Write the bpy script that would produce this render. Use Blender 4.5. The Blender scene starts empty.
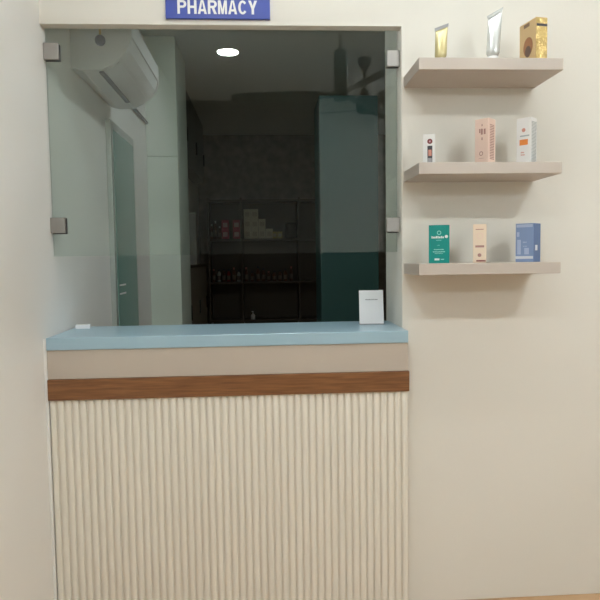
import bpy, bmesh, math, random
from mathutils import Vector, Matrix

random.seed(7)
S = bpy.context.scene
C = S.collection
PI = math.pi
R = math.radians

# ------------------------------------------------------------------ camera
cam_d = bpy.data.cameras.new('camera')
cam = bpy.data.objects.new('camera', cam_d)
C.objects.link(cam)
cam_d.sensor_width = 36.0
cam_d.lens = 36.0 * 615.0 / 600.0
cam_d.clip_start = 0.02
r = Vector((0.99817359, -0.05872523, -0.01417133))
u = Vector((0.01808077, 0.06658433, 0.99761697))
f = Vector((0.0576417, 0.99605114, -0.06752452))
cam.matrix_world = Matrix(((r.x, u.x, -f.x, 0.0), (r.y, u.y, -f.y, -2.548), (r.z, u.z, -f.z, 1.5), (0, 0, 0, 1)))
S.camera = cam

# ------------------------------------------------------------------ world, view
w = bpy.data.worlds.new('night')
S.world = w
w.use_nodes = True
w.node_tree.nodes['Background'].inputs[0].default_value = (0.9, 0.95, 1.0, 1)
w.node_tree.nodes['Background'].inputs[1].default_value = 0.02
S.view_settings.view_transform = 'Standard'
S.view_settings.look = 'None'
S.view_settings.gamma = 1.0
S.view_settings.use_curve_mapping = False
S.view_settings.exposure = 0.42
S.cycles.max_bounces = 12
S.cycles.diffuse_bounces = 6
S.cycles.transparent_max_bounces = 16
S.cycles.sample_clamp_indirect = 6.0

LAMP_POWER = 260.0
LAMP_RGB = (0.94, 1.0, 1.0, 1)
TUBE_POWER = 24.0
REAR_FILL_POWER = 85.0
SIDE_FILL_POWER = 115.0
TUBE_RGB = (0.94, 1.0, 1.0, 1)
CEIL = 3.17
# (x, y, strength factor, label): recessed ceiling lamps; the last is an added fill for the pharmacy
LAMPS = [
    (-0.256, -2.45, 1.0, 'round recessed ceiling lamp shining as a white oval in the glass'),
    (1.85, -2.45, 1.25, 'round recessed ceiling lamp at the far right corner of the waiting room'),
    (0.20, 1.30, 0.33, 'unseen round fill lamp added in the ceiling just inside the pharmacy window'),
]

# ------------------------------------------------------------------ materials
def mat(name, rgb, rough=0.6, metal=0.0, spec=0.5, noise=None, bump=None, coat=0.0):
    m = bpy.data.materials.new(name)
    m.use_nodes = True
    nt = m.node_tree
    b = nt.nodes['Principled BSDF']
    b.inputs['Base Color'].default_value = (*rgb, 1)
    b.inputs['Roughness'].default_value = rough
    b.inputs['Metallic'].default_value = metal
    b.inputs['Specular IOR Level'].default_value = spec
    b.inputs['Coat Weight'].default_value = coat
    if noise or bump:
        tc = nt.nodes.new('ShaderNodeTexCoord')
        mp = nt.nodes.new('ShaderNodeMapping')
        nt.links.new(tc.outputs['Object'], mp.inputs['Vector'])
    if noise:       # (scale, (sx,sy,sz), rgb2, low, high)
        mp.inputs['Scale'].default_value = noise[1]
        n = nt.nodes.new('ShaderNodeTexNoise')
        n.inputs['Scale'].default_value = noise[0]
        n.inputs['Detail'].default_value = 5
        nt.links.new(mp.outputs['Vector'], n.inputs['Vector'])
        cr = nt.nodes.new('ShaderNodeValToRGB')
        cr.color_ramp.elements[0].position = noise[3]
        cr.color_ramp.elements[1].position = noise[4]
        cr.color_ramp.elements[0].color = (*rgb, 1)
        cr.color_ramp.elements[1].color = (*noise[2], 1)
        nt.links.new(n.outputs['Fac'], cr.inputs['Fac'])
        nt.links.new(cr.outputs['Color'], b.inputs['Base Color'])
    if bump:        # (scale, strength, distance)
        n2 = nt.nodes.new('ShaderNodeTexNoise')
        n2.inputs['Scale'].default_value = bump[0]
        n2.inputs['Detail'].default_value = 4
        nt.links.new(tc.outputs['Object'], n2.inputs['Vector'])
        bp = nt.nodes.new('ShaderNodeBump')
        bp.inputs['Strength'].default_value = bump[1]
        bp.inputs['Distance'].default_value = bump[2]
        nt.links.new(n2.outputs['Fac'], bp.inputs['Height'])
        nt.links.new(bp.outputs['Normal'], b.inputs['Normal'])
    return m

def glass_mat(name, tint):
    m = bpy.data.materials.new(name)
    m.use_nodes = True
    nt = m.node_tree
    nt.nodes.clear()
    out = nt.nodes.new('ShaderNodeOutputMaterial')
    mix = nt.nodes.new('ShaderNodeMixShader')
    tr = nt.nodes.new('ShaderNodeBsdfTransparent')
    gl = nt.nodes.new('ShaderNodeBsdfGlossy')
    fr = nt.nodes.new('ShaderNodeFresnel')
    geo = nt.nodes.new('ShaderNodeNewGeometry')
    mr = nt.nodes.new('ShaderNodeMapRange')      # keep eta = 1.52 on both faces of the pane
    mr.inputs['To Min'].default_value = 1.52
    mr.inputs['To Max'].default_value = 1 / 1.52
    nt.links.new(geo.outputs['Backfacing'], mr.inputs['Value'])
    nt.links.new(mr.outputs['Result'], fr.inputs['IOR'])
    tr.inputs['Color'].default_value = (*tint, 1)
    gl.inputs['Color'].default_value = (1, 1, 1, 1)
    gl.inputs['Roughness'].default_value = 0.0
    nt.links.new(fr.outputs['Fac'], mix.inputs['Fac'])
    nt.links.new(tr.outputs['BSDF'], mix.inputs[1])
    nt.links.new(gl.outputs['BSDF'], mix.inputs[2])
    nt.links.new(mix.outputs['Shader'], out.inputs['Surface'])
    return m

def lamp_mat(name, rgb, strength):
    m = bpy.data.materials.new(name)
    m.use_nodes = True
    b = m.node_tree.nodes['Principled BSDF']
    b.inputs['Base Color'].default_value = (0.9, 0.9, 0.9, 1)
    b.inputs['Emission Color'].default_value = rgb
    b.inputs['Emission Strength'].default_value = strength
    return m

M = {}
M['wall'] = mat('cream_wall_paint', (0.765, 0.735, 0.675), 0.7, spec=0.25, noise=(1.3, (1, 1, 1), (0.75, 0.725, 0.665), .35, .7), bump=(60, .06, .004))
M['wall_left'] = mat('white_wall_paint', (0.82, 0.805, 0.78), 0.6, spec=0.3, bump=(60, .06, .004))
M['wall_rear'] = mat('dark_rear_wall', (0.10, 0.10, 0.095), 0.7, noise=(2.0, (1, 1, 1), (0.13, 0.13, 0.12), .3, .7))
M['wall_inner'] = mat('brown_tiled_back_wall', (0.22, 0.20, 0.17), 0.7, noise=(9, (1, 1, 1), (0.34, 0.30, 0.25), .35, .7))
M['ceiling'] = mat('white_ceiling_paint', (0.74, 0.79, 0.80), 0.8, spec=0.2)
M['floor'] = mat('brown_floor_tile', (0.50, 0.30, 0.155), 0.35, noise=(4, (1, 1, 1), (0.58, 0.38, 0.22), .3, .7))
M['pillar'] = mat('pale_pillar_paint', (0.62, 0.64, 0.63), 0.7)
M['blue_top'] = mat('pale_blue_laminate', (0.36, 0.505, 0.60), 0.28, spec=0.5, noise=(3, (1, 1, 1), (0.34, 0.50, 0.59), .35, .7))
M['beige'] = mat('beige_laminate', (0.52, 0.455, 0.385), 0.45, noise=(2, (1, 1, 1), (0.50, 0.43, 0.365), .35, .7))
M['wood'] = mat('brown_wood_grain', (0.15, 0.056, 0.018), 0.45, noise=(7, (1.2, 8, 22), (0.26, 0.115, 0.042), .32, .68), bump=(40, .1, .002))
M['flute'] = mat('cream_fluted_panel', (0.79, 0.75, 0.665), 0.42)
M['shelf'] = mat('greige_laminate', (0.52, 0.45, 0.395), 0.45)
M['steel'] = mat('brushed_steel', (0.36, 0.34, 0.32), 0.38, 0.75, bump=(300, .05, .001))
M['gasket'] = mat('dark_gasket', (0.05, 0.05, 0.05), 0.7)
M['glass'] = glass_mat('clear_greenish_glass', (0.905, 0.942, 0.922))
M['sign_blue'] = mat('sign_blue', (0.028, 0.058, 0.36), 0.35)
M['white'] = mat('white_plastic', (0.82, 0.82, 0.81), 0.4)
M['paper'] = mat('white_card', (0.82, 0.82, 0.84), 0.5)
M['ink'] = mat('dark_ink', (0.05, 0.05, 0.06), 0.6)
M['grey_ink'] = mat('grey_ink', (0.30, 0.29, 0.30), 0.6)
M['black'] = mat('black_plastic', (0.012, 0.012, 0.013), 0.45)
M['ac'] = mat('air_conditioner_white', (0.66, 0.67, 0.66), 0.35)
M['teal'] = mat('dark_teal_laminate', (0.032, 0.10, 0.095), 0.4)
M['teal_door'] = mat('frosted_teal_door', (0.20, 0.34, 0.30), 0.25)
M['alu'] = mat('aluminium_frame', (0.55, 0.58, 0.56), 0.35, 0.5)
M['panel_white'] = mat('white_green_cupboard', (0.74, 0.82, 0.74), 0.5)
M['dark_cup'] = mat('dark_cupboard', (0.16, 0.17, 0.15), 0.5)
M['low_cup'] = mat('taupe_cupboard', (0.30, 0.27, 0.22), 0.5)
M['rack'] = mat('dark_brown_rack', (0.11, 0.085, 0.06), 0.5)
M['fan_green'] = mat('dark_green_enamel', (0.010, 0.035, 0.030), 0.25)
M['fan_brown'] = mat('dark_brown_enamel', (0.035, 0.028, 0.024), 0.3)
M['brass'] = mat('brass', (0.55, 0.40, 0.16), 0.4, 0.9)
M['cream_box'] = mat('cream_carton', (0.80, 0.74, 0.58), 0.5)
M['yellow_box'] = mat('yellow_carton', (0.60, 0.48, 0.16), 0.5)
M['red_box'] = mat('red_carton', (0.55, 0.07, 0.12), 0.5)
M['pink_label'] = mat('pink_label', (0.85, 0.55, 0.58), 0.5)
M['bottle_brown'] = mat('brown_bottle', (0.14, 0.06, 0.035), 0.3)
M['bottle_red'] = mat('red_bottle', (0.30, 0.04, 0.04), 0.3)
M['bottle_pale'] = mat('pale_bottle', (0.50, 0.50, 0.46), 0.3)
M['dull_label'] = mat('dull_label', (0.24, 0.19, 0.15), 0.6)
M['green_box'] = mat('green_carton', (0.0, 0.245, 0.215), 0.4)
M['peach'] = mat('peach_carton', (0.80, 0.645, 0.50), 0.5)
M['pink'] = mat('pink_carton', (0.80, 0.60, 0.51), 0.5)
M['pink_dark'] = mat('dusty_rose_ink', (0.42, 0.22, 0.19), 0.5)
M['carton_white'] = mat('white_carton', (0.80, 0.79, 0.78), 0.45)
M['carton_grey'] = mat('grey_print', (0.42, 0.45, 0.46), 0.5)
M['orange'] = mat('orange_print', (0.80, 0.26, 0.05), 0.5)
M['blue_box'] = mat('slate_blue_carton', (0.22, 0.31, 0.52), 0.4)
M['blue_dark'] = mat('dark_blue_carton', (0.085, 0.15, 0.32), 0.4)
M['blue_pale'] = mat('pale_blue_print', (0.42, 0.50, 0.68), 0.4)
M['silver_print'] = mat('silver_print', (0.72, 0.74, 0.80), 0.3)
M['maroon'] = mat('maroon_print', (0.20, 0.035, 0.035), 0.5)
M['salmon'] = mat('salmon_print', (0.62, 0.28, 0.22), 0.5)
M['mint'] = mat('mint_print', (0.42, 0.72, 0.66), 0.4)
M['gold'] = mat('gold_carton', (0.66, 0.47, 0.24), 0.45, 0.1)
M['gold_foil'] = mat('gold_foil', (0.80, 0.60, 0.26), 0.24, 0.85, bump=(45, .7, .01))
M['gold_tube'] = mat('golden_tube', (0.58, 0.49, 0.24), 0.25, 0.25, noise=(30, (1, 1, .5), (0.70, 0.62, 0.36), .35, .7))
M['silver_tube'] = mat('silver_white_tube', (0.70, 0.72, 0.71), 0.22, 0.35)
M['crimp'] = mat('crimped_grey', (0.36, 0.36, 0.37), 0.35, 0.5)
M['trim_ring'] = mat('lamp_trim', (0.8, 0.8, 0.8), 0.4)

# ------------------------------------------------------------------ mesh helpers
def link(name, bm, m, parent=None, smooth=False, loc=(0, 0, 0)):
    me = bpy.data.meshes.new(name)
    bmesh.ops.recalc_face_normals(bm, faces=bm.faces[:])
    bm.to_mesh(me)
    bm.free()
    o = bpy.data.objects.new(name, me)
    C.objects.link(o)
    for mm in (m if isinstance(m, (list, tuple)) else [m]):
        me.materials.append(mm)
    if smooth:
        for p in me.polygons:
            p.use_smooth = True
    if parent:
        o.parent = parent
    o.location = loc
    return o

def box(bm, x0, x1, y0, y1, z0, z1, bev=0.0, mi=0, seg=2):
    vs = [bm.verts.new((x, y, z)) for x in (x0, x1) for y in (y0, y1) for z in (z0, z1)]
    q = [(0, 1, 3, 2), (4, 6, 7, 5), (0, 4, 5, 1), (2, 3, 7, 6), (0, 2, 6, 4), (1, 5, 7, 3)]
    fs = [bm.faces.new([vs[i] for i in f_]) for f_ in q]
    for f_ in fs:
        f_.material_index = mi
    if bev > 0:
        es = {e for f_ in fs for e in f_.edges}
        bmesh.ops.bevel(bm, geom=list(es), offset=bev, segments=seg, affect='EDGES', profile=0.5)
    return bm

def bx(*a, **k):
    return box(bmesh.new(), *a, **k)

def lathe(bm, prof, cx=0, cy=0, cz=0, n=32, cap=True):
    rings = []
    for (rr, z) in prof:
        rings.append([bm.verts.new((cx + rr * math.cos(2 * PI * i / n), cy + rr * math.sin(2 * PI * i / n), cz + z)) for i in range(n)])
    for a, b in zip(rings, rings[1:]):
        for i in range(n):
            bm.faces.new((a[i], a[(i + 1) % n], b[(i + 1) % n], b[i]))
    if cap:
        bm.faces.new(rings[0][::-1])
        bm.faces.new(rings[-1])
    return bm

def prism(bm, pts, axis, a, b, mi=0):
    """pts: closed 2D outline; axis 'x': (y,z) extruded in x; 'y': (x,z); 'z': (x,y)"""
    def v(p, t):
        return {'x': (t, p[0], p[1]), 'y': (p[0], t, p[1]), 'z': (p[0], p[1], t)}[axis]
    A = [bm.verts.new(v(p, a)) for p in pts]
    B = [bm.verts.new(v(p, b)) for p in pts]
    n = len(pts)
    fs = [bm.faces.new(A), bm.faces.new(B[::-1])]
    for i in range(n):
        fs.append(bm.faces.new((A[i], B[i], B[(i + 1) % n], A[(i + 1) % n])))
    for f_ in fs:
        f_.material_index = mi
    return bm

def tag(o, label, cat, group=None):
    o['label'] = label
    o['category'] = cat
    if group:
        o['group'] = group
    return o

def thing(name, label, cat, loc=(0, 0, 0), rz=0.0, group=None):
    o = bpy.data.objects.new(name, None)
    o.empty_display_size = 0.05
    C.objects.link(o)
    o.location = loc
    o.rotation_euler = (0, 0, rz)
    return tag(o, label, cat, group)

def struct(name, bm, m, parent=None):
    o = link(name, bm, m, parent)
    if parent is None:
        o['kind'] = 'structure'
    return o

def dup(root, loc, rz=None, label=None):
    c = root.copy()
    C.objects.link(c)
    c.location = loc
    if rz is not None:
        c.rotation_euler = (0, 0, rz)
    if label:
        c['label'] = label
    for ch in list(root.children):
        d = ch.copy()
        C.objects.link(d)
        d.parent = c
        for g in list(ch.children):
            e = g.copy()
            C.objects.link(e)
            e.parent = d
    return c

# ------------------------------------------------------------------ the setting
XL, XP, XR = -0.866, 0.577, 3.2          # left wall, right edge of the opening, right wall
YR, YB = -4.0, 5.9                        # rear of the waiting room, back of the pharmacy
ZO = 2.438                                # soffit of the opening

bm = bmesh.new()
box(bm, XL - .1, XR + .1, YR - .1, YB + .1, -.1, 0)
struct('floor', bm, M['floor'])
struct('ceiling', bx(XL - .1, XR + .1, YR - .1, YB + .1, CEIL, CEIL + .1), M['ceiling'])
struct('wall_left', bx(XL - .12, XL, YR, YB, 0, CEIL), M['wall_left'])
struct('wall_right', bx(XR, XR + .1, YR, YB, 0, CEIL), M['wall'])
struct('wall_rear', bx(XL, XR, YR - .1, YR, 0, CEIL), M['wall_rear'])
struct('wall_back', bx(XL, XR, YB, YB + .1, 0, CEIL), M['wall_inner'])
bm = bmesh.new()                          # the pharmacy wall: lintel, pier and the low wall under the worktop
bev = 0.006
pts = [(XL, 0), (XR, 0), (XR, CEIL), (XL, CEIL)]
box(bm, XP, XR, 0, .34, 0, CEIL, .004)
struct('wall_front', bm, M['wall'])
struct('wall_above', bx(XL, XP + .004, 0, .055, ZO, CEIL), M['wall'])
struct('wall_below', bx(XL, XP, 0.0, .25, 0, 1.1535), M['wall'])
struct('pillar', bx(.60, 1.28, YR, YR + .12, 0, CEIL, .004), M['pillar'])

# inner door in the left wall, seen through the glass
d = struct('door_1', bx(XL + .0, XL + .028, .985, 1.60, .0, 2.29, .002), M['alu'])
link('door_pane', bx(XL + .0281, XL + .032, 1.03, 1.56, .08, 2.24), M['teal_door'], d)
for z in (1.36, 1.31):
    link('glint_strip', bx(XL + .0321, XL + .0328, 1.06, 1.22, z - .006, z + .004), M['white'], d)  # white strips painted in for light reflected on the door pane

# ------------------------------------------------------------------ counter
YF = -0.112
XC = -0.8545
struct('trim_1', bx(XL, XC - .0005, YF + .004, -.0001, 0, 1.198, .001), M['wall_left'])
wt = link('worktop', bx(XC, XP, YF, .30, 1.1541, 1.2031, .003), M['blue_top'])
tag(wt, 'pale blue laminate worktop under the glass of the pharmacy window', 'worktop')
cf = thing('counter_front', 'cream fluted counter front with beige board and brown wood strip', 'counter', ((XC + XP) / 2, YF, 0))
ox = -(XC + XP) / 2
def cpart(name, bmx, m):
    o = link(name, bmx, m, cf)
    o.location = (ox, -YF, 0)
    return o
cpart('fascia_board', bx(XC, XP, YF + .006, -.001, 1.0392, 1.1538, .001), M['beige'])
cpart('wood_strip', bx(XC, XP + .003, YF - .004, -.001, .956, 1.0388, .002), M['wood'])
# fluted panel: rounded ribs with narrow grooves between
N = 49
yb, yc = YF + .014, YF + .007
pitch = (XP - XC) / N
pts = [(XC, -.001)]
for i in range(N):
    x0 = XC + i * pitch
    g = pitch * .11
    for k in range(9):
        t = k / 8
        a = PI * t
        pts.append((x0 + g + (pitch - 2 * g) * (.5 - .5 * math.cos(a)), yb - (yb - yc + .003) * math.sin(a) ** .42 if 0 < k < 8 else yb))
pts.append((XP, yb)); pts.append((XP, -.001))
bm = bmesh.new()
prism(bm, pts, 'z', 0.0, .956)
fl = cpart('fluted_panel', bm, M['flute'])

# ------------------------------------------------------------------ glass screen with four clips
gs = thing('glass_screen', 'frameless clear glass screen clipped into the pharmacy window opening', 'glass screen', (XL, .05, 1.52))
def gpart(name, bmx, m, parent=gs):
    o = link(name, bmx, m, parent)
    o.location = (-XL, -.05, -1.52) if parent is gs else (0, 0, 0)
    return o
gpart('pane', bx(XL + .006, .5655, .040, .050, 1.522, ZO - .004), M['glass'])
for (x0, x1, z0, z1) in ((XL + .0005, -.806, 2.308, 2.374), (XL + .0005, -.806, 1.617, 1.680),
                         (.523, XP - .0005, 2.287, 2.352), (.518, XP - .0005, 1.606, 1.666)):
    c = gpart('clip', bx(x0, x1, .026, .0395, z0, z1, .002), M['steel'])
    g = gpart('gasket', bx(x0 + .006, x1 + (.004 if x0 < 0 else -.004), .0396, .0399, z0 - .004, z1 - .004), M['gasket'], c)
    gpart('back_plate', bx(x0, x1, .0502, .060, z0, z1, .002), M['steel'], c)

# ------------------------------------------------------------------ sign above the opening
def capitals(txt, x0, x1, zb, zt, y, depth):
    """bold condensed capitals; each stroke is a prism, set a hair deeper than the last so no faces coincide"""
    bm_ = bmesh.new()
    n = len(txt)
    adv = (x1 - x0 + .0045) / n
    W, H, T = adv - .0045, zt - zb, .0098
    cnt = [0]
    def poly(p, ox_):
        cnt[0] += 1
        prism(bm_, [(x0 + ox_ + a, zb + b) for a, b in p], 'y', y - depth - .00004 * (cnt[0] % 5), y)
    def bar(a0, a1, b0, b1, ox_):
        poly([(a0, b0), (a1, b0), (a1, b1), (a0, b1)], ox_)
    def arc(cx, cz, rx, rz, a0, a1, ox_, th=T, k=14):
        for q in range(k):
            p0, p1 = R(a0 + (a1 - a0) * q / k), R(a0 + (a1 - a0) * (q + 1) / k)
            poly([(cx + rx * math.cos(p0), cz + rz * math.sin(p0)), (cx + rx * math.cos(p1), cz + rz * math.sin(p1)),
                  (cx + (rx - th) * math.cos(p1), cz + (rz - th * .85) * math.sin(p1)), (cx + (rx - th) * math.cos(p0), cz + (rz - th * .85) * math.sin(p0))], ox_)
    for i_, ch in enumerate(txt):
        o_ = i_ * adv
        if ch in 'PR':
            bar(0, T, 0, H, o_)
            rz_ = H * .28
            cxx = W - rz_ * 1.0
            bar(T, cxx, H - T * .85, H, o_); bar(T, cxx, H - 2 * rz_, H - 2 * rz_ + T * .85, o_)
            arc(cxx, H - rz_, rz_, rz_, -90, 90, o_)
            if ch == 'R':
                poly([(W * .42, H - 2 * rz_ + .001), (W * .42 + T * 1.05, H - 2 * rz_ + .001), (W, 0), (W - T * 1.15, 0)], o_)
        elif ch == 'H':
            bar(0, T, 0, H, o_); bar(W - T, W, 0, H, o_); bar(T, W - T, H * .43, H * .43 + T * .9, o_)
        elif ch == 'A':
            m_ = W / 2
            poly([(0, 0), (T, 0), (m_ + T * .1, H), (m_ - T * .55, H)], o_)
            poly([(W - T, 0), (W, 0), (m_ + T * .55, H), (m_ - T * .1, H)], o_)
            bar(W * .24, W * .76, H * .20, H * .20 + T * .8, o_)
        elif ch == 'M':
            t_ = T * .86
            bar(0, t_, 0, H, o_); bar(W - t_, W, 0, H, o_)
            poly([(t_ * .6, H), (t_ * 1.25, H), (W / 2 + t_ * .45, 0), (W / 2 - t_ * .45, 0)], o_)
            poly([(W - t_ * 1.25, H), (W - t_ * .6, H), (W / 2 + t_ * .45, 0), (W / 2 - t_ * .45, 0)], o_)
        elif ch == 'C':
            arc(W / 2, H / 2, W / 2, H / 2 + .0004, 38, 322, o_, k=26)
        elif ch == 'Y':
            m_ = W / 2
            bar(m_ - T / 2, m_ + T / 2, 0, H * .42, o_)
            poly([(0, H), (T * 1.1, H), (m_ + T * .4, H * .40), (m_ - T / 2, H * .40)], o_)
            poly([(W - T * 1.1, H), (W, H), (m_ + T / 2, H * .40), (m_ - T * .4, H * .40)], o_)
    return bm_

sg = thing('wall_sign', 'blue sign board with white capitals above the pharmacy window', 'sign', (-.164, 0, 2.458))
def spart(name, bmx, m):
    o = link(name, bmx, m, sg)
    o.location = (.164, 0, -2.458)
    return o
spart('board', bx(-.371, .043, -.012, -.0004, 2.458, 2.548, .0015), M['sign_blue'])
spart('lettering', capitals('PHARMACY', -.324, -.008, 2.4755, 2.5285, -.0121, .0015), M['white'])

# ------------------------------------------------------------------ wall shelves
SX0, SX1, SD, ST = .5855, 1.1363, .25, .0439
shelf_z = (2.2355, 1.8522, 1.4728)
sh_labels = ('greige floating wall shelf, topmost of three, holding two tubes and a gold box',
             'greige floating wall shelf in the middle, holding pink and white cartons',
             'greige floating wall shelf at the bottom, holding green, peach and blue cartons')
for z, lb in zip(shelf_z, sh_labels):
    bm = bx(SX0, SX1, -SD, -.0003, -ST, 0, .0025)
    o = link('wall_shelf', bm, M['shelf'], None, loc=(0, 0, z))
    tag(o, lb, 'shelf', 'floating wall shelves')

# ------------------------------------------------------------------ cartons on the shelves
def carton(label, x, y, z, w_, d_, h, rz, m, side=None, flap=None):
    """front face looks to -y before turning; origin at the middle of its base"""
    t = thing('medicine_box', label, 'box', (x, y, z), rz, 'cartons on the wall shelves')
    bm_ = bmesh.new()
    box(bm_, -w_ / 2, w_ / 2, -d_ / 2, d_ / 2, 0.0005, h, .0012, seg=1)
    ms = [m]
    link('carton', bm_, ms, t)
    if side:
        link('side_panel', bx(w_ / 2 + .0001, w_ / 2 + .0004, -d_ / 2 + .001, d_ / 2 - .001, .001, h - .001), side, t)
    link('top_flap', bx(-w_ / 2 + .001, w_ / 2 - .001, -d_ / 2 - .0003, d_ / 2 - .002, h - .0002, h + .0004), flap or m, t)
    t['w'] = w_; t['d'] = d_; t['h'] = h
    return t

def mark(t, name, m, u0, u1, v0, v1):
    """a printed rectangle on the front face; u,v are fractions of width and height"""
    w_, d_, h = t['w'], t['d'], t['h']
    return link(name, bx(-w_ / 2 + u0 * w_, -w_ / 2 + u1 * w_, -d_ / 2 - .0004, -d_ / 2 - .0001, v0 * h, v1 * h), m, t)

def side_mark(t, name, m, u0, u1, v0, v1):
    w_, d_, h = t['w'], t['d'], t['h']
    return link(name, bx(w_ / 2 + .00045, w_ / 2 + .0008, -d_ / 2 + u0 * d_, -d_ / 2 + u1 * d_, v0 * h, v1 * h), m, t)

def disc_mark(t, name, m, uc, vc, rad, ring=0.0, n=28):
    w_, d_, h = t['w'], t['d'], t['h']
    cx, cz = -w_ / 2 + uc * w_, vc * h
    bm_ = bmesh.new()
    if ring <= 0:
        prism(bm_, [(cx + rad * math.cos(2 * PI * i / n), cz + rad * math.sin(2 * PI * i / n)) for i in range(n)], 'y', -d_ / 2 - .0005, -d_ / 2 - .0001)
    else:
        for i in range(n):
            a, b = 2 * PI * i / n, 2 * PI * (i + 1) / n
            prism(bm_, [(cx + q * math.cos(w2), cz + q * math.sin(w2)) for q, w2 in ((rad, a), (rad, b), (rad - ring, b), (rad - ring, a))], 'y', -d_ / 2 - .0005, -d_ / 2 - .0001)
    return link(name, bm_, m, t)

def print_rows(t, name, m, rows, seed, side=False):
    """lines of small print too fine to read: short strokes; rows = (u0, u1, v0, v1)"""
    w_, d_, h = t['w'], t['d'], t['h']
    rnd = random.Random(seed)
    bm_ = bmesh.new()
    for (u0, u1, v0, v1) in rows:
        q = u0
        ww = d_ if side else w_
        st = (v1 - v0) * h * .45 / ww
        while q < u1 - st * .5:
            l_ = st * rnd.uniform(.7, 1.5)
            e = min(q + l_, u1)
            if side:
                box(bm_, w_ / 2 + .00045, w_ / 2 + .0008, -d_ / 2 + q * d_, -d_ / 2 + e * d_, v0 * h, v1 * h)
            else:
                box(bm_, -w_ / 2 + q * w_, -w_ / 2 + e * w_, -d_ / 2 - .0004, -d_ / 2 - .0001, v0 * h, (v0 + (v1 - v0) * rnd.choice((1, .75, 1))) * h)
            q = e + st * .4
    return link(name, bm_, m, t)

# bottom shelf
z = shelf_z[2]
t = carton('teal green medicine carton with pale print on the bottom shelf', .690, -.155, z, .079, .035, .149, R(-17), M['green_box'])
disc_mark(t, 'emblem', M['mint'], .50, .80, .008, .0022)
print_rows(t, 'brand_print', M['carton_white'], [(.14, .76, .655, .715)], 1)
disc_mark(t, 'heart_mark', M['carton_white'], .85, .70, .0062)
print_rows(t, 'small_print', M['mint'], [(.36, .62, .60, .615), (.42, .55, .47, .48), (.25, .74, .35, .375), (.2, .78, .29, .315), (.3, .7, .25, .265), (.58, .74, .09, .12)], 2)
mark(t, 'dose_mark', M['carton_white'], .28, .52, .08, .13)
t = carton('slim peach medicine carton with brown print on the bottom shelf', .853, -.155, z, .050, .042, .150, R(-22), M['peach'])
mark(t, 'top_line', M['pink_dark'], .2, .8, .86, .88)
mark(t, 'title_print', M['pink_dark'], .18, .85, .40, .455)
disc_mark(t, 'emblem_ring', M['pink'], .52, .70, .012, .003)
disc_mark(t, 'emblem', M['pink_dark'], .50, .20, .0072)
mark(t, 'barcode_strip', M['maroon'], .26, .97, .03, .07)
t = carton('slate blue medicine carton with a silver band on the bottom shelf', 1.050, -.150, z, .074, .060, .152, R(-50), M['blue_box'], M['blue_dark'], M['silver_print'])
mark(t, 'silver_band', M['silver_print'], 0.01, .99, .085, .155)
print_rows(t, 'brand_print', M['blue_pale'], [(.08, .30, .66, .78), (.10, .30, .20, .58)], 5)
print_rows(t, 'small_print', M['blue_pale'], [(.42, .62, .50, .53), (.42, .66, .40, .42), (.5, .85, .2, .42)], 6)
mark(t, 'top_band', M['blue_pale'], .05, .95, .90, .975)
side_mark(t, 'pale_seal', M['silver_print'], .25, .55, .30, .44)
# middle shelf
z = shelf_z[1]
t = carton('small white carton with a round maroon emblem on the middle shelf', .647, -.165, z, .046, .030, .118, R(-14), M['carton_white'])
disc_mark(t, 'emblem', M['maroon'], .56, .76, .0098)
disc_mark(t, 'emblem_centre', M['pink_label'], .56, .76, .0042)
mark(t, 'dark_print_panel', M['ink'], .36, .76, .06, .62)
link('salmon_spot', bx(-.006 + .003, .0065 + .003, -.0158, -.0155, .022 + .012, .052 + .006), M['salmon'], t)
link('grey_strip', bx(-.0055, .0105, -.0158, -.0155, .009, .026), M['grey_ink'], t)
t = carton('tall pink carton with rose print on the middle shelf', .872, -.155, z, .058, .054, .176, R(-50), M['pink'])
print_rows(t, 'script_print', M['pink_dark'], [(.5, .64, .84, .90), (.32, .66, .70, .79), (.45, .8, .66, .78), (.5, .66, .54, .62)], 8)
disc_mark(t, 'emblem', M['pink_dark'], .48, .25, .0085, .003)
print_rows(t, 'small_print', M['pink_dark'], [(.3, .7, .14, .15)], 9)
print_rows(t, 'side_print', M['pink_dark'], [(.2, .8, .12 + .035 * i, .135 + .035 * i) for i in range(22)], 10, True)
t = carton('tall white carton with an orange block on the middle shelf', 1.038, -.155, z, .058, .052, .180, R(-49), M['carton_white'])
mark(t, 'orange_block', M['orange'], .22, .80, .42, .54)
disc_mark(t, 'emblem', M['salmon'], .50, .74, .0075)
mark(t, 'title_print', M['carton_grey'], .25, .9, .60, .63)
print_rows(t, 'small_print', M['salmon'], [(.32, .6, .20, .23), (.32, .55, .25, .28)], 12)
print_rows(t, 'side_print', M['carton_grey'], [(.12, .9, .06 + .03 * i, .075 + .03 * i) for i in range(29)], 13, True)
# top shelf
z = shelf_z[0]
t = carton('gold medicine carton with a shiny foil face on the top shelf', 1.062, -.150, z, .050, .105, .166, R(11), M['gold'])
link('foil_face', bx(-.024, .024, -.0531, -.0526, .004, .132), M['gold_foil'], t)
link('foil_lid', bx(-.024, .024, -.0531, -.0526, .144, .164), M['gold_foil'], t)
link('dark_band', bx(-.022, .024, -.0531, -.0526, .1335, .1425), M['ink'], t)
def left_disc(t, name, m, yc_, zc_, rad, sz=1.2, n=26):
    bm_ = bmesh.new()
    prism(bm_, [(yc_ + rad * math.cos(2 * PI * i / n), zc_ + sz * rad * math.sin(2 * PI * i / n)) for i in range(n)], 'x', -.0256, -.0251)
    return link(name, bm_, m, t)
left_disc(t, 'copper_disc', mat('copper_print', (.36, .16, .07), .4, .3), -.004, .070, .030)
o = left_disc(t, 'dark_disc', mat('umber_print', (.14, .08, .06), .4, .2), -.004, .052, .018); o.location.x = -.0004
link('brand_strip', bx(-.0256, -.0251, -.012, .024, .146, .160), mat('bronze_print', (.22, .13, .08), .4, .3), t)

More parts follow.
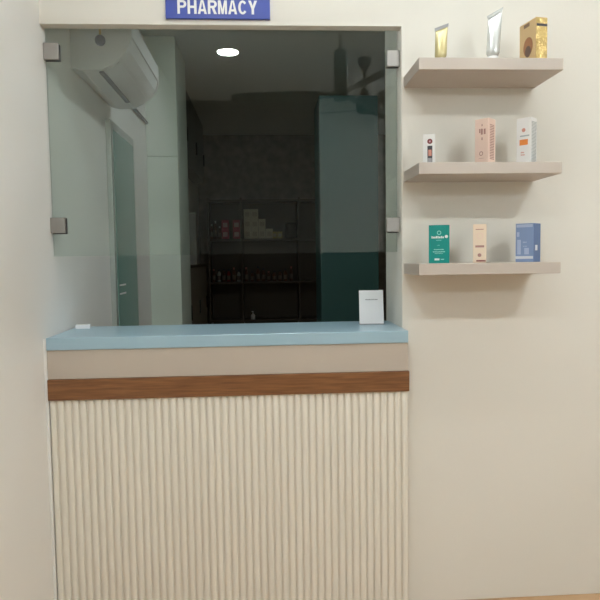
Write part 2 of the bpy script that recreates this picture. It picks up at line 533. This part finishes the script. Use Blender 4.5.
def tube(label, x, y, z, rad, h, wtop, cap_h, m, capm, crimp_m, lean, rz, crimp_h):
    """tube standing on its screw cap, flattened to a crimped seam on top"""
    t = thing('ointment_tube', label, 'tube', (x, y, z), rz, 'tubes on the top shelf')
    bm_ = bmesh.new()
    lathe(bm_, [(rad * .80, .0005), (rad * .84, cap_h * .15), (rad * .80, cap_h), (rad * .5, cap_h)], n=24)
    link('screw_cap', bm_, capm, t, True)
    bm_ = bmesh.new()
    rings, n = [], 32
    for k in range(13):
        s = k / 12
        e = s ** 1.4
        a = rad * (1 - e) + wtop * e
        b = rad * (1 - e) + .0012 * e
        if k == 0: a = b = rad * .7
        zz = cap_h + .001 + (h - crimp_h - cap_h) * s
        rings.append([bm_.verts.new((a * math.cos(2 * PI * i / n) + lean * s, b * math.sin(2 * PI * i / n), zz + lean * 2.0 * s * s * math.cos(2 * PI * i / n))) for i in range(n)])
    for A_, B_ in zip(rings, rings[1:]):
        for i in range(n):
            bm_.faces.new((A_[i], A_[(i + 1) % n], B_[(i + 1) % n], B_[i]))
    bm_.faces.new(rings[0]); bm_.faces.new(rings[-1])
    link('body', bm_, m, t, True)
    zc_ = h - crimp_h
    bm_ = bmesh.new()
    k = lean * 2.0 / max(wtop, 1e-4)
    pts_ = [(lean - wtop * 1.08, zc_ - k * wtop), (lean + wtop * 1.08, zc_ + k * wtop), (lean + wtop * 1.12, h + k * wtop), (lean - wtop * 1.12, h - k * wtop)]
    prism(bm_, pts_, 'y', -.0016, .0016)
    link('crimped_end', bm_, crimp_m, t)
    return t
tube('small golden ointment tube with a grey crimped end on the top shelf', .696, -.150, z, .0225, .150, .0235, .026, M['gold_tube'], M['carton_white'], M['crimp'], .004, R(-12), .012)
tube('tall silver white tube standing on its cap on the top shelf', .902, -.150, z, .025, .205, .027, .034, M['silver_tube'], M['carton_white'], M['silver_tube'], .008, R(-8), .010)

# ------------------------------------------------------------------ things on the worktop
ZT = 1.2031
cs = thing('card_stand', 'small white payment card stand at the right end of the worktop', 'card stand', (.474, .150, ZT), R(-4))
th_ = R(9)
bm = bmesh.new()
box(bm, -.054, .054, -.0022, .0022, .001, .152, .001)
bmesh.ops.rotate(bm, verts=bm.verts[:], cent=(0, 0, 0), matrix=Matrix.Rotation(-th_, 3, 'X'))
card = link('card', bm, M['paper'], cs)
bm = bmesh.new()
rnd = random.Random(3)
q = -.026
while q < .026:
    l_ = rnd.uniform(.002, .0045)
    box(bm, q, min(q + l_, .028), -.0027, -.0023, .108, .1125)
    q += l_ + .0012
bmesh.ops.rotate(bm, verts=bm.verts[:], cent=(0, 0, 0), matrix=Matrix.Rotation(-th_, 3, 'X'))
link('caption_print', bm, M['grey_ink'], cs)
bm = bmesh.new()
prism(bm, [(.0060, .001), (.055, .001), (.055, .004), (.0215, .100), (.019, .100)], 'x', -.020, .020)
link('back_support', bm, M['paper'], cs)
link('foot', bx(-.054, .054, -.006, .006, .0002, .003), M['grey_ink'], cs)
np_ = thing('note_pad', 'small white pad lying at the left end of the worktop', 'note pad', (-.806, .225, ZT), R(8))
link('pages', bx(-.030, .030, -.022, .022, .0005, .016, .001), M['paper'], np_)
link('cover', bx(-.030, .030, -.022, .022, .0162, .0175), M['white'], np_)

# ------------------------------------------------------------------ inside the pharmacy: left wall
ac = thing('air_conditioner', 'white split air conditioner high on the inner left wall', 'air conditioner', (XL, .39, 2.375))
L = .74
prof = [(0, .012), (.05, 0), (.135, .004), (.185, .028), (.226, .062), (.258, .10), (.272, .15), (.272, .24), (.245, .285), (0, .29)]
bm = bmesh.new(); prism(bm, [(x + .0005, z_) for x, z_ in prof], 'y', .012, L - .012); link('body', bm, M['ac'], ac)
for y0 in (0, L - .0118):
    bm = bmesh.new(); prism(bm, [(x * 1.02 + .0005, z_ * 1.01) for x, z_ in prof], 'y', y0, y0 + .0118); link('end_cap', bm, M['ac'], ac)
bm = bmesh.new(); prism(bm, [(.2735, .150), (.2735, .240), (.2785, .236), (.2785, .154)], 'y', .02, L - .02); link('front_panel', bm, M['ac'], ac)
bm = bmesh.new(); prism(bm, [(.118, .0035), (.140, .0058), (.142, .0015), (.118, -.001)], 'y', .03, L * .80); link('outlet_slot', bm, M['black'], ac)
bm = bmesh.new(); prism(bm, [(.150, .0085), (.212, .0505), (.214, .0465), (.152, .0045)], 'y', .03, L - .05); link('louver', bm, M['ac'], ac)
bm = bmesh.new(); lathe(bm, [(.011, 0), (.011, 1.05)], n=12)
bmesh.ops.rotate(bm, verts=bm.verts[:], cent=(0, 0, 0), matrix=Matrix.Rotation(-PI / 2, 3, 'X'))
link('pipe', bm, M['gasket'], ac, loc=(.0125, L, .15))

sn = thing('hanging_sensor', 'small dark round sensor hanging on a brass rod before the air conditioner', 'sensor', (-.716, .335, 2.49))
bm = bmesh.new(); lathe(bm, [(.0004, -.024), (.012, -.021), (.021, -.012), (.024, 0), (.021, .012), (.012, .021), (.006, .023)], n=24); link('housing', bm, M['black'], sn, True)
bm = bmesh.new(); lathe(bm, [(.005, .023), (.005, CEIL - 2.49 - .012)], n=12); link('rod', bm, M['brass'], sn)
bm = bmesh.new(); lathe(bm, [(.022, CEIL - 2.49 - .012), (.022, CEIL - 2.49 - .0003)], n=20); link('ceiling_plate', bm, M['brass'], sn)

# white tall cupboard, end panels facing the window
tc_ = thing('tall_cupboard', 'tall pale green white cupboard standing against the inner left wall', 'cupboard', (XL, 2.212, 0))
link('body', bx(.001, .2325, .006, .60, .0, 3.165), M['panel_white'], tc_)
link('lower_panel', bx(.001, .2325, -.012, .005, .05, 2.277, .002), M['panel_white'], tc_)
link('upper_panel', bx(.001, .2325, -.012, .005, 2.283, 3.165, .002), M['panel_white'], tc_)

# dark wall cupboards further back, over a lower row
X1 = -.73
wc_labels = ('dark wall cupboard over the left side shelf, next to the pale cupboard', 'dark wall cupboard over the left side shelf, middle of three', 'dark wall cupboard over the left side shelf, nearest the back wall')
lc_labels = ('taupe low cupboard along the left wall, next to the pale cupboard', 'taupe low cupboard along the left wall, middle of three', 'taupe low cupboard along the left wall, nearest the back wall')
for k in range(3):
    y0 = 2.83 + .83 * k
    c = thing('wall_cupboard', wc_labels[k], 'cupboard', (XL, y0, 2.455), 0, 'dark wall cupboards on the left')
    link('body', bx(.001, X1 - XL - .018, 0, .825, 0, CEIL - 2.455 - .004), M['dark_cup'], c)
    dd = link('door', bx(X1 - XL - .0178, X1 - XL, .003, .822, .002, CEIL - 2.455 - .006, .002), M['dark_cup'], c)
    link('handle', bx(X1 - XL + .0002, X1 - XL + .018, .74, .76, .20, .34, .003), M['black'], dd)
    c = thing('low_cupboard', lc_labels[k], 'cupboard', (XL, y0, 0), 0, 'low cupboards on the left')
    link('body', bx(.001, X1 - XL - .018, 0, .825, 0, 1.42), M['low_cup'], c)
    link('top_board', bx(.001, X1 - XL + .01, 0, .825, 1.4202, 1.445, .002), M['rack'], c)
    dd = link('door', bx(X1 - XL - .0178, X1 - XL, .003, .822, .06, 1.415, .002), M['low_cup'], c)
    link('handle', bx(X1 - XL + .0002, X1 - XL + .016, .74, .755, .9, 1.05, .003), M['black'], dd)
# pale upright packs on the low cupboards
upr = [(2.95, .50, 'tall pale pack on the left low cupboards, nearest the window'), (3.38, .64, 'tallest pale pack standing on the left low cupboards'), (4.48, .57, 'tall pale pack on the left low cupboards, farthest from the window')]
for y_, h_, lb in upr:
    c = thing('tall_pack', lb, 'pack', (XL + .066, y_, 1.4452), 0, 'pale packs on the low cupboards')
    link('pack', bx(-.05, .05, -.05, .05, 0.0003, h_, .004), M['bottle_pale'], c)
    link('lid', bx(-.051, .051, -.051, .051, h_ + .0003, h_ + .014, .003), M['panel_white'], c)

# ------------------------------------------------------------------ rack along the back wall
YS, YE = 5.55, YB - .004
ups = [-.90 + .0, -.287, .470, 1.24]
bz = [.10, .700, 1.205, 1.767, 2.275]
rk = thing('medicine_rack', 'dark brown open rack along the back wall of the pharmacy', 'rack', (.17, YS, 0))
def rpart(name, bmx, m):
    o = link(name, bmx, m, rk); o.location = (-.17, -YS, 0); return o
XA, XB = -.726, 1.26
for k, x in enumerate((XA + .0, -.300, .457, XB - .026)):
    rpart('upright', bx(x, x + .026, YS, YE - .018, 0, 2.30, .002), M['rack'])
for z_ in bz:
    for a, b in ((XA + .0262, -.3002), (-.2738, .4568), (.4832, XB - .0262)):
        rpart('shelf_board', bx(a, b, YS + .005, YE - .0182, z_ - .025, z_, .002), M['rack'])
rpart('back_board', bx(XA, XB, YE - .0178, YE, 0, 2.30), M['rack'])

def small_box(label, x, z_, w_, h_, m, bandm, group, y=5.60, d_=.09):
    t = thing('medicine_carton', label, 'box', (x, y + d_ / 2, z_), 0, group)
    link('carton', bx(-w_ / 2, w_ / 2, -d_ / 2, d_ / 2, .0003, h_ - .0003, .0015, seg=1), m, t)
    link('label_print', bx(-w_ * .32, w_ * .32, -d_ / 2 - .0004, -d_ / 2 - .0001, h_ * .25, h_ * .72), bandm, t)
    return t
first = None
ordn = ('bottom', 'middle', 'top')
colname = ('leftmost column', 'second column', 'third column', 'fourth column')
bandm = mat('carton_print', (0.62, 0.55, 0.42), .5)
for ci, nrow in enumerate((3, 3, 2, 1)):
    for ri in range(nrow):
        x = -.206 + .0955 * ci
        if nrow == 1: lb = 'single cream carton at the right end of the cream carton stack'
        else:
            pos = {3: ordn, 2: ('bottom', 'top')}[nrow][ri]
            lb = f'cream carton on the back rack, {pos} of the {colname[ci]} of the stack'
        loc = (x, 5.645, 1.7672 + .129 * ri)
        if first is None:
            first = small_box(lb, x, 1.7672, .092, .129, M['cream_box'], bandm, 'cream cartons stacked on the back rack')
        else:
            dup(first, loc, 0, lb)
a = small_box('yellow carton beside the cream stack, left of the two', .150, 1.7672, .062, .088, M['yellow_box'], bandm, 'yellow cartons on the back rack')
dup(a, (.219, 5.645, 1.7672), 0, 'yellow carton beside the cream stack, right of the two')
first = None
for ci, (x, nm) in enumerate(((-.497, 'left'), (-.350, 'right'))):
    for ri in range(2):
        lb = f'red carton with pink label, {("lower", "upper")[ri]} of the {nm} red pair on the back rack'
        if first is None:
            first = small_box(lb, x, 1.7672, .092, .123, M['red_box'], M['pink_label'], 'red cartons on the back rack')
        else:
            dup(first, (x, 5.645, 1.7672 + .123 * ri), 0, lb)
# round dark tub
tb = thing('dark_tub', 'big round dark tub at the right of the yellow cartons', 'tub', (.372, 5.67, 1.7672))
bm = bmesh.new(); lathe(bm, [(.075, 0.0003), (.08, .02), (.08, .16)], n=28); link('tub', bm, M['black'], tb, False)
bm = bmesh.new(); lathe(bm, [(.083, .1602), (.083, .19), (.07, .205)], n=28); link('lid', bm, M['black'], tb, False)

def bottle(label, x, y, z_, rad, h_, m, capm, group):
    t = thing('medicine_bottle', label, 'bottle', (x, y, z_), 0, group)
    bm_ = bmesh.new(); lathe(bm_, [(rad * .9, .0003), (rad, .005), (rad, h_ * .62), (rad * .75, h_ * .74), (rad * .42, h_ * .8), (rad * .42, h_ * .86)], n=20); link('body', bm_, m, t, True)
    bm_ = bmesh.new(); lathe(bm_, [(rad * .5, h_ * .8602), (rad * .5, h_)], n=18); link('cap', bm_, capm, t)
    bm_ = bmesh.new(); lathe(bm_, [(rad + .0004, h_ * .15), (rad + .0004, h_ * .5)], n=20, cap=False); link('label_band', bm_, M['dull_label'], t)
    return t
# bottles left of the red cartons
xs = (-.675, -.625, -.572)
for k, x in enumerate(xs):
    bottle(('dark bottle on the back rack, leftmost beside the red cartons', 'dark bottle on the back rack, middle one beside the red cartons', 'dark bottle on the back rack touching the red cartons')[k], x, 5.64, 1.7672, .021, (.20, .24, .17)[k], M['bottle_brown'], M['white'], 'dark bottles by the red cartons')
# row on the next board down, seen under the glass
rnd = random.Random(11)
cols = ('brown', 'red', 'brown', 'pale')
ords = ['first', 'second', 'third', 'fourth', 'fifth', 'sixth', 'seventh', 'eighth', 'ninth', 'tenth']
for bay, (xa, n) in enumerate(((-.665, 6), (-.235, 9))):
    for k in range(n):
        cn = cols[(k * 3 + bay) % 4] if (k % 2) else 'brown'
        mm = {'brown': M['bottle_brown'], 'red': M['bottle_red'], 'pale': M['bottle_pale']}[cn]
        bay_n = ('left', 'middle')[bay]
        bottle(f'{cn} bottle on the dim lower board, {ords[k]} from left in the {bay_n} bay', xa + .066 * k + (.008 * rnd.random()) + (.0 if bay == 0 else .008 * k), 5.63, 1.2052, .024, rnd.uniform(.13, .20), mm, M['ink'] if k % 4 else M['salmon'], 'bottles on the lower board of the back rack')
# little white pump bottle low on the rack
pb = thing('pump_bottle', 'little white pump bottle low on the dark back rack', 'bottle', (-.155, 5.61, .7002))
bm = bmesh.new(); lathe(bm, [(.026, .0003), (.028, .006), (.028, .055), (.018, .068), (.011, .070), (.011, .078)], n=22); link('body', bm, M['white'], pb, True)
bm = bmesh.new(); box(bm, -.005, .005, -.005, .005, .0785, .10); box(bm, -.020, .008, -.006, .006, .1, .111, .002); link('pump', bm, M['white'], pb)

# ------------------------------------------------------------------ teal cupboard on the right
tl = thing('steel_cupboard', 'tall dark teal cupboard at the right inside the pharmacy', 'cupboard', (.46, 2.4, 0))
link('body', bx(0, .471, .022, .48, .0, 2.788, .002), M['teal'], tl)
dr = link('door', bx(.002, .469, 0, .0218, .06, 2.785, .002), M['teal'], tl)
link('handle', bx(.43, .445, -.016, -.0002, .78, .92, .003), M['black'], dr)

# ------------------------------------------------------------------ ceiling fans
def fan(label, x, y, zmot, hmot, rmot, canopy, m, start, blen, bw, pitch, zbl):
    t = thing('ceiling_fan', label, 'fan', (x, y, CEIL), 0, None)
    zt = zmot - CEIL
    bm_ = bmesh.new()
    if canopy:
        lathe(bm_, [(.058, -.0003), (.060, -.035), (.045, -.06), (.022, -.10), (.016, -.12)], n=28)
    else:
        lathe(bm_, [(.030, -.0003), (.030, -.03), (.014, -.045)], n=24)
    link('canopy', bm_, m, t, False)
    bm_ = bmesh.new(); lathe(bm_, [(.011, -.045), (.011, zt + .002)], n=14); link('down_rod', bm_, m, t, True)
    bm_ = bmesh.new()
    if canopy:
        lathe(bm_, [(.014, zt + .002), (.03, zt - .01), (.045, zt - .06), (rmot, zt - .085), (rmot, zt - hmot * .75), (rmot * .8, zt - hmot)], n=32)
    else:
        lathe(bm_, [(rmot * .55, zt + .002), (rmot, zt - .012), (rmot, zt - hmot + .012), (rmot * .9, zt - hmot)], n=32)
    link('motor', bm_, m, t, False)
    for k in range(3):
        bm_ = bmesh.new()
        n = 9
        top, bot = [], []
        for j in range(n):
            s = j / (n - 1)
            hw = bw * (.55 + .45 * min(1, s * 3)) * (1 if j < n - 1 else .75) / 2
            xx = rmot * .9 + (blen - rmot * .9) * s
            top.append((xx, hw)); bot.append((xx, -hw))
        out = top + bot[::-1]
        prism(bm_, out, 'z', -.003, .003)
        bmesh.ops.rotate(bm_, verts=bm_.verts[:], cent=(0, 0, 0), matrix=Matrix.Rotation(R(pitch), 3, 'X'))
        bmesh.ops.rotate(bm_, verts=bm_.verts[:], cent=(0, 0, 0), matrix=Matrix.Rotation(R(start + 120 * k), 3, 'Z'))
        link('blade', bm_, m, t, loc=(0, 0, zbl - CEIL))
    return t
# fan of the waiting room, seen mirrored in the glass
fan('dark brown ceiling fan with a flared canopy mirrored in the glass', .875, -2.62, 2.92, .20, .075, True, M['fan_brown'], 80, .70, .13, 11, 2.745)
# second fan of the waiting room, nearer the glass and mirrored in it
fan('dark green ceiling fan with a long cylindrical motor mirrored in the glass', .492, -1.21, 2.775, .305, .046, False, M['fan_green'], 188, .68, .12, -12, 2.505)

# ------------------------------------------------------------------ recessed lamps of the waiting room, plus the added fill lamp inside
for (x, y, k, lb) in LAMPS:
    t = thing('recessed_lamp', lb, 'ceiling lamp', (x, y, CEIL), 0, 'round recessed ceiling lamps')
    bm = bmesh.new()
    lathe(bm, [(.084, -.0003), (.098, -.0003), (.098, -.008), (.084, -.012), (.084, -.0003)], n=36, cap=False)
    link('trim_ring', bm, M['trim_ring'], t)
    bm = bmesh.new()
    lathe(bm, [(.083, -.004), (.083, -.010)], n=36)
    link('diffuser', bm, lamp_mat('lamp_diffuser', LAMP_RGB, LAMP_POWER * k), t)

# linear lamps: one under the ceiling parallel to the pharmacy wall; right and rear wall tubes are added unseen fill
def tube_light(label, loc, hl, power, rot):
    t = thing('tube_light', label, 'tube light', loc)
    t.rotation_euler = rot
    link('housing', bx(-hl - .02, hl + .02, -.035, .035, -.03, -.0003, .004), M['white'], t)
    link('diffuser', bx(-hl, hl, -.022, .022, -.055, -.0302, .006), lamp_mat('tube_diffuser', TUBE_RGB, power), t)
    for q in (-1, 1):
        link('end_cap', bx(q * (hl + .012) - .0115, q * (hl + .012) + .0115, -.024, .024, -.057, -.0302, .002), M['white'], t)
tube_light('long white linear ceiling light parallel to the pharmacy wall', (.65, -.92, CEIL), 1.1, TUBE_POWER, (0, 0, 0))
tube_light('unseen white fill tube added high on the right wall of the waiting room', (XR, -1.7, 2.6), .6, SIDE_FILL_POWER, (PI / 2, 0, -PI / 2))
tube_light('unseen white fill tube added high on the rear wall of the waiting room', (2.1, YR, 2.62), .6, REAR_FILL_POWER, (PI / 2, 0, 0))
